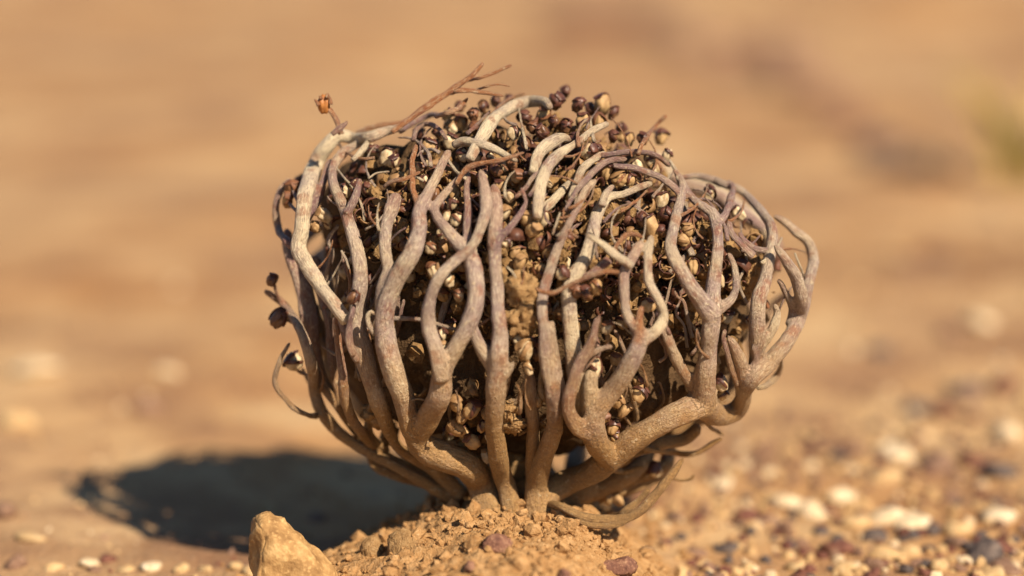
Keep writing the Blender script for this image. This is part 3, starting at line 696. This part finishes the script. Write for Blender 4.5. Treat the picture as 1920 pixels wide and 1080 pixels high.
def rows(pts, off, jit=0.0, fr=1.0):
    out = []
    for i, (x, y, r) in enumerate(pts):
        d = depth(x, y) + off * (1 if i else 0.6)
        if off <= 0.5: d = max(d, 1.15 * math.exp(-((x - 980) / 120) ** 2) * float(sm(820, 895, y)))
        d += jit * noise.noise(Vector((x * 0.013, y * 0.013, 3.3)))
        p = at(x, y, d); out.append((p.x, p.y, p.z, px(r * (0.90 if r > 6 else 0.95), d)))
    return out
SYS = [['L1', 'L1l', 'L1u', 'L1b', 'L1bl', 'L1bo'], ['L2', 'L2r', 'L3', 'L3t', 'L3i', 'L9'], ['C1', 'C1l', 'C1r', 'C1k'], ['C3', 'C3r', 'C3h'], ['C4', 'C4t'],
       ['R0', 'C6', 'C5', 'C6s', 'C6r', 'C6c', 'C5t', 'R1', 'R1l', 'R1r', 'R1s', 'R2', 'R3', 'R4', 'R4b', 'R5', 'R6', 'R7', 'R9'], ['L4'], ['L5']]
BD = {b[0]: b for b in B}
grown = {}
for ks in SYS:
    dat = []
    for k in ks:
        key, par, kind, off, pts = BD[k]
        dat.append(tube_data(rows(pts, off, 0.18), TONE[kind], tipf(kind), None, 0.10, 1.0 if kind in ('bark', 'pale') else 0.85, 0.15 if par else 0))
    for k, g_ in zip(ks, grow(dat)): grown[k] = g_
for key, par, kind, off, pts in B:
    nm = 'branch' if par is None else ('side_branch' if max(p[2] for p in pts) >= 8 else 'twig')
    if par is None and key[0] in THIN and max(p[2] for p in pts) < 9: nm = 'twig'
    parent = BR[par] if par else plant
    while parent.parent and parent.parent.parent: parent = parent.parent
    if grown.get(key):
        co_, q_, fb_, tn_, vn_ = grown[key]
        o = mesh(nm, co_, q_.tolist(), M['bark'], parent, True, {'fib': ('FLOAT_VECTOR', fb_), 'tone': ('FLOAT_VECTOR', tn_)})
        o.data.normals_split_custom_set_from_vertices(vn_.tolist())
    elif key in grown: continue
    else:
        o = tube(nm, rows(pts, off, 0.18), kind, parent, tipf(kind), lumpy=0.12 if kind != 'red' else 0.16, flat=1.0 if kind in ('bark', 'pale') else 0.7, flare=0.12 if par else 0)
    BR[key] = o
# the far half of the ball: the same sort of limbs turned to the other side
for key, par, kind, off, pts in B:
    if key[0] in 'TU' or key in ('L3t', 'L5c', 'L5d', 'L3b', 'L3p', 'L1bc', 'L8', 'L7'): continue
    out = []
    for i, (x, y, r) in enumerate(pts):
        x2 = PC[0] + (PC[0] - x) * 0.93 + 12 * math.sin(y * 0.02); y2 = PC[1] + (y - PC[1]) * (0.94 if y < PC[1] else 1)
        if y <= 860:
            tt_ = math.hypot(x2 - PC[0], y2 - PC[1]) / rad(math.atan2(y2 - PC[1], x2 - PC[0]))
            if tt_ > 0.92: x2 = PC[0] + (x2 - PC[0]) * 0.92 / tt_; y2 = PC[1] + (y2 - PC[1]) * 0.92 / tt_
        if y > 920: x2 = 2 * PC[0] - 60 - x
        d = -depth(x2, y2) * BACK * 0.97 - off
        if y > 920: d = max(d, -0.6)
        p = at(x2, y2, d); out.append((p.x, p.y, p.z, px(r, d)))
    o = tube('branch', out, kind, plant, tipf(kind), sides=8)
# the crown of the root
tube('root_crown', [(*at(968, 1010, 0.2), px(50)), (*at(968, 970, 0.25), px(44)), (*at(972, 945, 0.3), px(34)), (*at(975, 925, 0.3), px(20))], 'bark', plant, lumpy=0.2)

# ------------------------------------------------------------------ what fills the ball
def ball_point(th, ph, f):
    """th: angle in the picture plane, ph: 0 towards the camera .. pi away"""
    t = math.sin(ph); r = rad(th) * f * t
    return at(PC[0] + r * math.cos(th), PC[1] + r * math.sin(th), f * DZ * math.cos(ph) * (1 if ph < math.pi / 2 else BACK))
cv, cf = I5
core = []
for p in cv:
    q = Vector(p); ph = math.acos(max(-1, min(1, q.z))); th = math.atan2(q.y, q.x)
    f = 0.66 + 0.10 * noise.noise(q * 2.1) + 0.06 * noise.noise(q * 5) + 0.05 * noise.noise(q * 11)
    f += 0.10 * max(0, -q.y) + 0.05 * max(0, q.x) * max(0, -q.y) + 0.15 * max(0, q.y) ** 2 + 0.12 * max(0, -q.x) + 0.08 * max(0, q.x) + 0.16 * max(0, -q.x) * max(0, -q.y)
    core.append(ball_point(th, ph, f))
tag(mesh('soil_light_block', core, cf, M['core'], plant), kind='stuff')  # dark soil core added to block light, so gaps between limbs stay black

def fill_w(x, y):
    """how closely packed the rubbish sits under this picture point"""
    k = 0.26 + 0.74 * float(sm(700, 420, y)) * float(sm(560, 900, x))
    k += 0.5 * float(sm(400, 300, y))
    k += 0.5 * math.exp(-(((x - 970) / 70) ** 2 + ((y - 520) / 110) ** 2))
    k += 0.6 * math.exp(-(((x - 880) / 60) ** 2 + ((y - 790) / 60) ** 2)) + 0.5 * math.exp(-(((x - 1165) / 50) ** 2 + ((y - 770) / 60) ** 2))
    k += 0.7 * math.exp(-(((x - 660) / 90) ** 2 + ((y - 380) / 110) ** 2)) + 0.5 * math.exp(-(((x - 1400) / 70) ** 2 + ((y - 430) / 80) ** 2))
    k += 0.4 * math.exp(-(((x - 1300) / 70) ** 2 + ((y - 640) / 80) ** 2)) * 0.6
    return min(1, k)
husk = []
for i in range(8):
    rs = random.Random(i + 90); n = 7; v = []; f = []
    curl = rs.uniform(2.0, 5.0); wd = rs.uniform(0.35, 0.7); tw = rs.uniform(-0.5, 0.5)
    for k in range(n):
        a = curl * (k / (n - 1) - 0.5); ww = wd * math.sin(math.pi * (0.12 + 0.8 * k / (n - 1)))
        for s in (-1, 1):
            for th_ in (1.0, 0.86):
                v.append((th_ * math.cos(a), s * ww + tw * a * 0.3, th_ * math.sin(a)))
    for k in range(n - 1):
        b0 = k * 4; b1 = b0 + 4
        f += [(b0, b0 + 2, b1 + 2, b1), (b0 + 1, b1 + 1, b1 + 3, b0 + 3), (b0, b1, b1 + 1, b0 + 1), (b0 + 2, b0 + 3, b1 + 3, b1 + 2)]
    husk.append((np.array(v), f))
crumb = [lump(I1, 70 + i, 0.6, 1.0, 3) for i in range(6)]
pc = []; ph_ = []; pd = []
rf = random.Random(11)
tries = 0
while len(pc) + len(ph_) + len(pd) < 7500 and tries < 90000:
    tries += 1
    x = rf.uniform(520, 1530); y = rf.uniform(170, 900)
    f = rf.uniform(0.58, 0.93)
    if not inside(x, y, f): continue
    w_ = fill_w(x, y)
    if rf.random() > w_ * (1.0 if f < 0.52 + 0.38 * w_ else 0.06): continue
    back = rf.random() < 0.30
    d = shell(x, y, f) * (-BACK if back else 1)
    s = CM * rf.choice([0.03, 0.045, 0.06, 0.08, 0.11, 0.15, 0.18])
    e = (at(x, y, d), s, rotm())
    k = rf.random()
    (pc if k < 0.32 else ph_ if k < 0.62 else pd).append(e)
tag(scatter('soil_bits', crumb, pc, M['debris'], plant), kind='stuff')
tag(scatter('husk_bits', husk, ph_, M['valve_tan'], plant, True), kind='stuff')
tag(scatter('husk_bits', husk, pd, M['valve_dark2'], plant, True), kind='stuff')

# thin inner twigs between the limbs
for i in range(95):
    x = rf.uniform(600, 1470); y = rf.uniform(260, 840); f = rf.uniform(0.72, 0.93)
    if not inside(x, y, f * 0.95): continue
    a = math.pi / 2 + rf.gauss(0, 0.55); L = rf.uniform(35, 95); r = rf.uniform(3, 8); pts = []
    for k in range(5):
        s = k / 4 - 0.5; xx = x + math.cos(a) * L * 2 * s + rf.gauss(0, 6) + (x - PC[0]) * -0.10 * s; yy = y - math.sin(a) * L * 2 * s + rf.gauss(0, 6)
        if not inside(xx, yy, f): continue
        d = shell(xx, yy, f); p = at(xx, yy, d); pts.append((p.x, p.y, p.z, px(r * (1 - 0.5 * k / 4), d)))
    if len(pts) >= 3:
        kd = rf.choices(['bark', 'purple', 'pale', 'red', 'old'], [4, 2, 2, 1.6, 3])[0]
        tube('twig', pts, kd, plant, tipf(kd), sides=6)

n_ = 0
while n_ < 75:
    x = rf.uniform(600, 1490); y = rf.uniform(205, 470) if rf.random() < 0.72 else rf.uniform(470, 760)
    if not inside(x, y, 0.95): continue
    n_ += 1
    a = math.atan2(PC[1] + 120 - y, (x - PC[0])) + rf.gauss(0, 0.7) if y < 480 else math.pi / 2 + rf.gauss(0, 0.5)
    L = rf.uniform(18, 48); r = rf.uniform(2.0, 4.6); bend = rf.uniform(-0.9, 0.9); f = rf.uniform(0.95, 1.04); pts = []
    for k in range(6):
        t = k / 5 - 0.5; aa = a + bend * t
        xx = x + math.cos(aa) * L * 2 * t; yy = y - math.sin(aa) * L * 2 * t
        d = depth(xx, yy) * f + 0.06 * math.sin(k * 1.7); p = at(xx, yy, d); pts.append((p.x, p.y, p.z, px(r * (1 - 0.55 * k / 5), d)))
    kd = rf.choices(['red', 'purple', 'pale', 'bark'], [4, 2.5, 2, 2])[0]
    tube('twig', pts, kd, plant, tipf(kd), sides=6, lumpy=0.16)

# ------------------------------------------------------------------ seed pods
def pod_body():
    v, f = I3; out = []
    for p in v:
        q = Vector(p); k = 1 + 0.20 * noise.noise(q * 1.6) + 0.10 * noise.noise(q * 4)
        k *= 1 - 0.24 * math.exp(-(q.x / 0.2) ** 2)                    # seam between the two halves
        z = q.z * 1.08 + (0.32 * max(0, q.z - 0.8) / 0.2)              # short beak
        out.append((q.x * k, q.y * k * 0.94, z * k - (0.22 * max(0, -q.z) ** 2)))
    return out, f
def pod_valve(th0, th1, rr, wide, lip, sd):
    """ear-shaped shell that clasps the pod"""
    nu, nv = 12, 9; v = []; f = []
    for s in (1.0, 0.90):
        for i in range(nu + 1):
            a = th0 + (th1 - th0) * i / nu
            wv = wide * math.sin(math.pi * (0.10 + 0.86 * i / nu)) ** 0.6
            for j in range(nv + 1):
                b = wv * (j / nv * 2 - 1)
                r = rr * s * (1 + lip * (abs(j / nv * 2 - 1) ** 2) + 0.05 * noise.noise(Vector((a * 2, b * 2, sd))) + 0.12 * max(0, i / nu - 0.75) * 4)
                v.append((r * math.sin(b), -r * math.cos(b) * math.cos(a), r * math.cos(b) * math.sin(a)))
    n = (nu + 1) * (nv + 1); wd = nv + 1
    for i in range(nu):
        for j in range(nv):
            a = i * wd + j
            f.append((a, a + 1, a + wd + 1, a + wd)); f.append((n + a, n + a + wd, n + a + wd + 1, n + a + 1))
    for i in range(nu):
        a = i * wd; f.append((a, a + wd, n + a + wd, n + a)); a += nv; f.append((a, n + a, n + a + wd, a + wd))
    for j in range(nv):
        a = j; f.append((a, n + a, n + a + 1, a + 1)); a = nu * wd + j; f.append((a, a + 1, n + a + 1, n + a))
    return v, f
bv, bf = pod_body()
POD = {}
for k in ('pod_cream', 'pod_tan', 'pod_brown'):
    me = bpy.data.meshes.new('seed_pod'); me.from_pydata(bv, [], bf); me.materials.append(M[k]); me.polygons.foreach_set('use_smooth', [True] * len(bf)); POD[k] = me
VAL = {}
shapes_v = [pod_valve(0.45, 3.0, 1.18, 0.9, 0.16, 1), pod_valve(0.65, 3.5, 1.28, 0.7, 0.12, 2), pod_valve(-0.7, 3.1, 1.22, 0.22, 0.0, 3), pod_valve(0.35, 3.0, 1.15, 1.15, 0.2, 4)]
for k in ('valve', 'valve_red', 'valve_tan'):
    for i, (v, f) in enumerate(shapes_v):
        me = bpy.data.meshes.new('valve'); me.from_pydata(v, [], f); me.materials.append(M[k]); me.polygons.foreach_set('use_smooth', [True] * len(f)); VAL[k, i] = me
def pod(x, y, r, body='pod_cream', valve='valve', f=0.97, off=0.0, nv=1, roll=None, tilt=None, d=None, parent=None):
    dd = (shell(x, y, f) if inside(x, y, f) else depth(x, y)) + off if d is None else d
    o = link('seed_pod', POD[body], parent or plant)
    s = px(r, dd)
    # upright axis leans with roll; the open side (-y) looks at the camera
    roll = rf.uniform(-0.9, 0.9) if roll is None else roll
    tilt = rf.uniform(-0.35, 0.5) if tilt is None else tilt
    o.matrix_local = Matrix.Translation(at(x, y, dd)) @ Euler((tilt - PITCH, roll, rf.uniform(-0.5, 0.5)), 'XYZ').to_matrix().to_4x4() @ Matrix.Diagonal((s * rf.uniform(0.72, 1.05), s * rf.uniform(0.8, 1.0), s * rf.uniform(0.85, 1.15), 1))
    for k in range(nv):
        c = link('valve', VAL[valve, rf.choice([0, 1, 1, 3]) if k == 0 else 2], o)
        c.rotation_euler = (rf.uniform(-0.5, 0.35), (rf.uniform(-0.6, 0.6) if k == 0 else rf.uniform(0.25, 1.3) * rf.choice([-1, 1])), rf.uniform(-0.6, 0.6))
    return o
npod = 0
CR, TN, BN = 'pod_cream', 'pod_tan', 'pod_brown'
# the pods one can pick out in the picture
for a in [(724, 294, 15, CR, 'valve'), (700, 283, 13, CR, 'valve'), (738, 302, 13, CR, 'valve'), (608, 403, 15, CR, 'valve_tan'), (645, 358, 13, CR, 'valve'), (592, 425, 11, TN, 'valve_tan'), (668, 345, 9, CR, 'valve'),
          (964, 250, 13, CR, 'valve'), (868, 290, 11, CR, 'valve'), (893, 293, 11, CR, 'valve'), (922, 297, 10, CR, 'valve'), (805, 277, 16, TN, 'valve'), (786, 250, 14, BN, 'valve'), (848, 383, 11, CR, 'valve'), (856, 412, 12, CR, 'valve_red'), (838, 405, 9, CR, 'valve_red'),
          (790, 315, 10, CR, 'valve_red'), (795, 340, 10, CR, 'valve'), (800, 300, 9, CR, 'valve'), (828, 628, 13, CR, 'valve'), (861, 553, 12, CR, 'valve_red'), (812, 508, 13, CR, 'valve_red'), (842, 525, 11, CR, 'valve_tan'), (808, 465, 11, CR, 'valve_red'), (830, 650, 10, CR, 'valve_tan'),
          (985, 657, 16, CR, 'valve_tan'), (990, 690, 11, CR, 'valve_tan'), (975, 492, 15, TN, 'valve_tan'), (1056, 513, 13, CR, 'valve'), (1117, 690, 14, CR, 'valve'), (1214, 572, 11, CR, 'valve'), (1352, 717, 15, CR, 'valve'), (1355, 740, 10, TN, 'valve'),
          (1385, 400, 12, CR, 'valve'), (1330, 362, 14, CR, 'valve'), (1240, 256, 15, TN, 'valve'), (1250, 292, 12, CR, 'valve'), (1104, 283, 13, CR, 'valve'), (1120, 280, 10, BN, 'valve'), (1130, 196, 18, TN, 'valve'), (1042, 190, 19, BN, 'valve'), (1060, 172, 14, BN, 'valve'), (1085, 196, 15, BN, 'valve'), (1108, 205, 15, BN, 'valve'),
          (1122, 226, 15, TN, 'valve_red'), (1150, 212, 13, BN, 'valve'), (1093, 230, 14, TN, 'valve'), (1062, 236, 15, BN, 'valve'), (1040, 228, 13, BN, 'valve'), (1018, 218, 14, TN, 'valve_red'), (1018, 248, 15, BN, 'valve'), (985, 222, 15, BN, 'valve'), (1000, 240, 12, BN, 'valve_red'), (1075, 262, 12, BN, 'valve'), (985, 268, 13, BN, 'valve'),
          (1150, 255, 14, BN, 'valve'), (1165, 240, 12, BN, 'valve'), (1180, 262, 12, TN, 'valve'), (1205, 260, 12, BN, 'valve'), (1220, 300, 11, CR, 'valve'), (1228, 318, 11, CR, 'valve_tan'), (1195, 310, 11, CR, 'valve'), (1138, 320, 14, TN, 'valve'), (1160, 335, 14, TN, 'valve_tan'), (1180, 336, 12, TN, 'valve'),
          (1246, 402, 15, BN, 'valve'), (1222, 425, 17, TN, 'valve'), (1240, 432, 14, BN, 'valve'), (1205, 412, 14, BN, 'valve'), (1242, 375, 13, CR, 'valve'), (1228, 880, 13, CR, 'valve'), (923, 818, 13, CR, 'valve'), (855, 757, 15, TN, 'valve_tan'), (886, 768, 16, TN, 'valve'), (856, 803, 17, TN, 'valve_tan'), (886, 828, 15, TN, 'valve_red'),
          (868, 780, 14, TN, 'valve_tan'), (905, 800, 12, TN, 'valve'), (912, 855, 11, CR, 'valve_tan'), (928, 862, 10, CR, 'valve_red'), (1200, 738, 14, TN, 'valve'), (1158, 752, 13, TN, 'valve_tan'), (1150, 800, 14, TN, 'valve'), (1135, 782, 10, TN, 'valve_red'), (1172, 770, 12, TN, 'valve_tan'), (1155, 822, 14, TN, 'valve'),
          (1120, 920, 11, TN, 'valve'), (1142, 935, 10, TN, 'valve_tan'), (1163, 915, 12, TN, 'valve_tan'), (1160, 938, 11, TN, 'valve_tan'), (1098, 548, 16, BN, 'valve'), (1080, 545, 14, BN, 'valve_red'), (1118, 538, 13, TN, 'valve_red'), (1300, 500, 12, TN, 'valve'), (1290, 432, 13, TN, 'valve_tan'), (1282, 450, 11, TN, 'valve_tan'),
          (840, 215, 12, TN, 'valve'), (862, 230, 12, TN, 'valve_red'), (888, 215, 13, BN, 'valve_red'), (890, 240, 15, BN, 'valve_red'), (905, 200, 12, BN, 'valve'), (930, 190, 12, BN, 'valve'), (955, 186, 10, BN, 'valve'), (862, 200, 10, BN, 'valve'), (845, 238, 12, CR, 'valve_tan'), (820, 250, 11, BN, 'valve'),
          (930, 318, 15, BN, 'valve'), (960, 305, 13, BN, 'valve_red'), (935, 350, 13, TN, 'valve'), (905, 330, 12, CR, 'valve'), (970, 330, 13, TN, 'valve_red'), (955, 370, 11, CR, 'valve'), (945, 400, 13, CR, 'valve_tan'), (990, 410, 13, TN, 'valve_tan'), (1000, 430, 14, TN, 'valve_tan'), (950, 455, 11, CR, 'valve')]:
    pod(a[0], a[1], a[2] * (0.84 if a[3] == BN else 1), a[3], a[4], f=0.95, nv=3 if a[3] == BN else 2 if npod % 3 else 1); npod += 1
# pods on the outside of the outline
for (x, y, r, b, v, off) in [(551, 677, 17, CR, 'valve', 0.8), (524, 598, 15, BN, 'valve', 0.8), (510, 525, 10, BN, 'valve', 0.8), (663, 558, 14, BN, 'valve', 0.45), (548, 352, 14, BN, 'valve_red', 0.8), (540, 375, 13, TN, 'valve_red', 0.8), (560, 340, 12, BN, 'valve_red', -0.1), (1215, 1034, 16, BN, 'valve_tan', 1.0)]:
    if y > 1000: continue
    pod(x, y, r, b, v, d=depth(x, y) + off, nv=2); npod += 1
# the rest of them, closer in
tries = 0; placed = []
while npod < 225 and tries < 20000:
    tries += 1
    x = rf.uniform(590, 1470); y = rf.uniform(240, 860); f = rf.uniform(0.74, 0.92)
    if not inside(x, y, f) or rf.random() > fill_w(x, y) + 0.05: continue
    if any((x - a) ** 2 + (y - b) ** 2 < 22 ** 2 for a, b in placed): continue
    placed.append((x, y))
    lo = y > 640
    body = rf.choices([CR, TN, BN], [1.5, 4, 1] if lo else [3, 3, 1.4])[0]
    pod(x, y, rf.uniform(9, 14), body, rf.choice(['valve', 'valve', 'valve_red', 'valve_tan']), f=f, nv=rf.choice([1, 1, 2])); npod += 1

# dried flower head that stands up from the top left
st = tube('flower_stalk', [(*at(640, 252, 1.3), px(6)), (*at(634, 232, 1.3), px(5)), (*at(624, 214, 1.3), px(5)), (*at(614, 202, 1.3), px(6))], 'red', plant, lambda s: 0.3)
bud = mesh('flower_bud', [at(608, 195, 1.3) + Vector((p[0] * px(12), p[1] * px(12), p[2] * px(15))) for p in bv], bf, M['bud'], plant)
for (x0, y0, x1, y1) in [(598, 198, 589, 186), (612, 184, 615, 174), (620, 196, 618, 180), (602, 186, 598, 180)]:
    tube('sepal', [(*at(x0, y0, 1.4), px(4)), (*at((x0 + x1) / 2 + 1, (y0 + y1) / 2, 1.4), px(3)), (*at(x1, y1, 1.38), px(1.2))], 'red', bud, lambda s: 0.2)
tube('bract', [(*at(622, 252, 1.35), px(5)), (*at(636, 240, 1.35), px(7)), (*at(648, 232, 1.35), px(4)), (*at(651, 226, 1.35), px(2))], 'purple', plant, lambda s: 0.6, flat=0.5)
for pts in [[(524, 600), (536, 600), (553, 606)], [(512, 528), (516, 542), (524, 566)], [(553, 690), (564, 698), (582, 706)], [(548, 356), (556, 372), (568, 392)], [(541, 380), (552, 392), (566, 404)]]:
    tube('pod_stalk', [(*at(x, y, depth(x, y) + (0.8, 0.65, 0.5)[i]), px(3.2)) for i, (x, y) in enumerate(pts)], 'purple', plant, sides=6)
# loose fibres
for (pts) in [[(1490, 474), (1500, 500), (1516, 540)], [(1482, 490), (1496, 520), (1512, 548)], [(690, 335), (705, 325), (730, 322)], [(640, 470), (650, 490), (655, 505)], [(950, 500), (962, 512), (968, 522)], [(1036, 440), (1046, 410), (1050, 398)]]:
    tube('fibre', [(*at(x, y, depth(x, y) + 0.15), px(2.2)) for x, y in pts], 'pale', plant, sides=5)

# ------------------------------------------------------------------ clods of soil caught in the branches
def clod(x, y, rx, ry, f, seed, label):
    v, f_ = lump(I4, seed, 0.5, 1.0, 3, 1.6); d = shell(x, y, f)
    c = at(x, y, d); out = []
    for p in v:
        q = Vector(p); q = q * (1 + 0.26 * noise.noise(q * 4.5 + Vector((seed, 0, 0))) + 0.16 * noise.noise(q * 10) + 0.07 * noise.noise(q * 22))
        out.append(c + Vector((q.x * px(rx, d), q.y * px(min(rx, ry), d), q.z * px(ry, d))))
    tag(mesh('soil_clod', out, f_, M['clod'], None), label, 'soil clod')
clod(982, 545, 36, 40, 0.91, 201, 'rounded crumbly soil clod wedged between branches at the heart of the ball')
clod(978, 596, 32, 36, 0.90, 202, 'ragged soil clod hanging under the rounded clod in the ball')
clod(962, 795, 26, 16, 0.93, 203, 'flat flake of tan soil caught low beside the straight middle stem')
clod(955, 765, 18, 26, 0.90, 204, 'narrow soil clod on the lower middle branch above the flat flake')
clod(705, 775, 24, 22, 0.92, 205, 'knobbly soil clod caught among the lower left branches')
clod(728, 812, 22, 18, 0.90, 206, 'tan soil clod tucked into the fork of the lower left limb')
clod(1400, 520, 22, 46, 0.86, 207, 'tall ochre soil clod held behind the right hand branches')
clod(952, 868, 34, 40, 0.88, 208, 'soil clod resting on the root between the two main limbs')

hv, hf = husk[0]; c0 = at(1213, 1040, surf_d(1213, 1046) + 0.05)
tag(mesh('seed_husk', [c0 + Vector((p[2] * px(19), p[1] * px(22), p[0] * px(15))) for p in hv], hf, M['valve_tan']), 'curled brown seed husk lying at the edge of the mound', 'seed husk')
# ------------------------------------------------------------------ grass at the far right
g = ground_at(1915, 340); gk = (g - CAM).dot(FWD) / DIST
gr = bpy.data.objects.new('grass_tuft', None); COL.objects.link(gr); gr.location = g
tag(gr, 'small tuft of yellowish green grass growing on the sand', 'grass')
for i, (dx, dy, h) in enumerate([(-0.9, 0.0, 1.7), (-0.6, 0.2, 1.6), (-0.3, -0.2, 1.3), (0.3, 0.1, 1.7), (0.8, 0.3, 1.2), (-0.75, -0.3, 1.3), (0.1, -0.4, 1.0)]):
    s = CM * gk * 1.3; b = Vector(((i - 3) * 0.08, (i % 3 - 1) * 0.08, 0)) * s
    tube('blade', [(*(b + Vector((0, 0, -0.2 * s))), 0.13 * s), (*(b + Vector((dx * 0.3, dy * 0.3, h * 0.45)) * s), 0.12 * s), (*(b + Vector((dx * 0.7, dy * 0.7, h * 0.8)) * s), 0.09 * s), (*(b + Vector((dx * 1.1, dy, h)) * s), 0.02 * s)], 'bark', gr, sides=6, flat=0.35, mat=M['grass'])
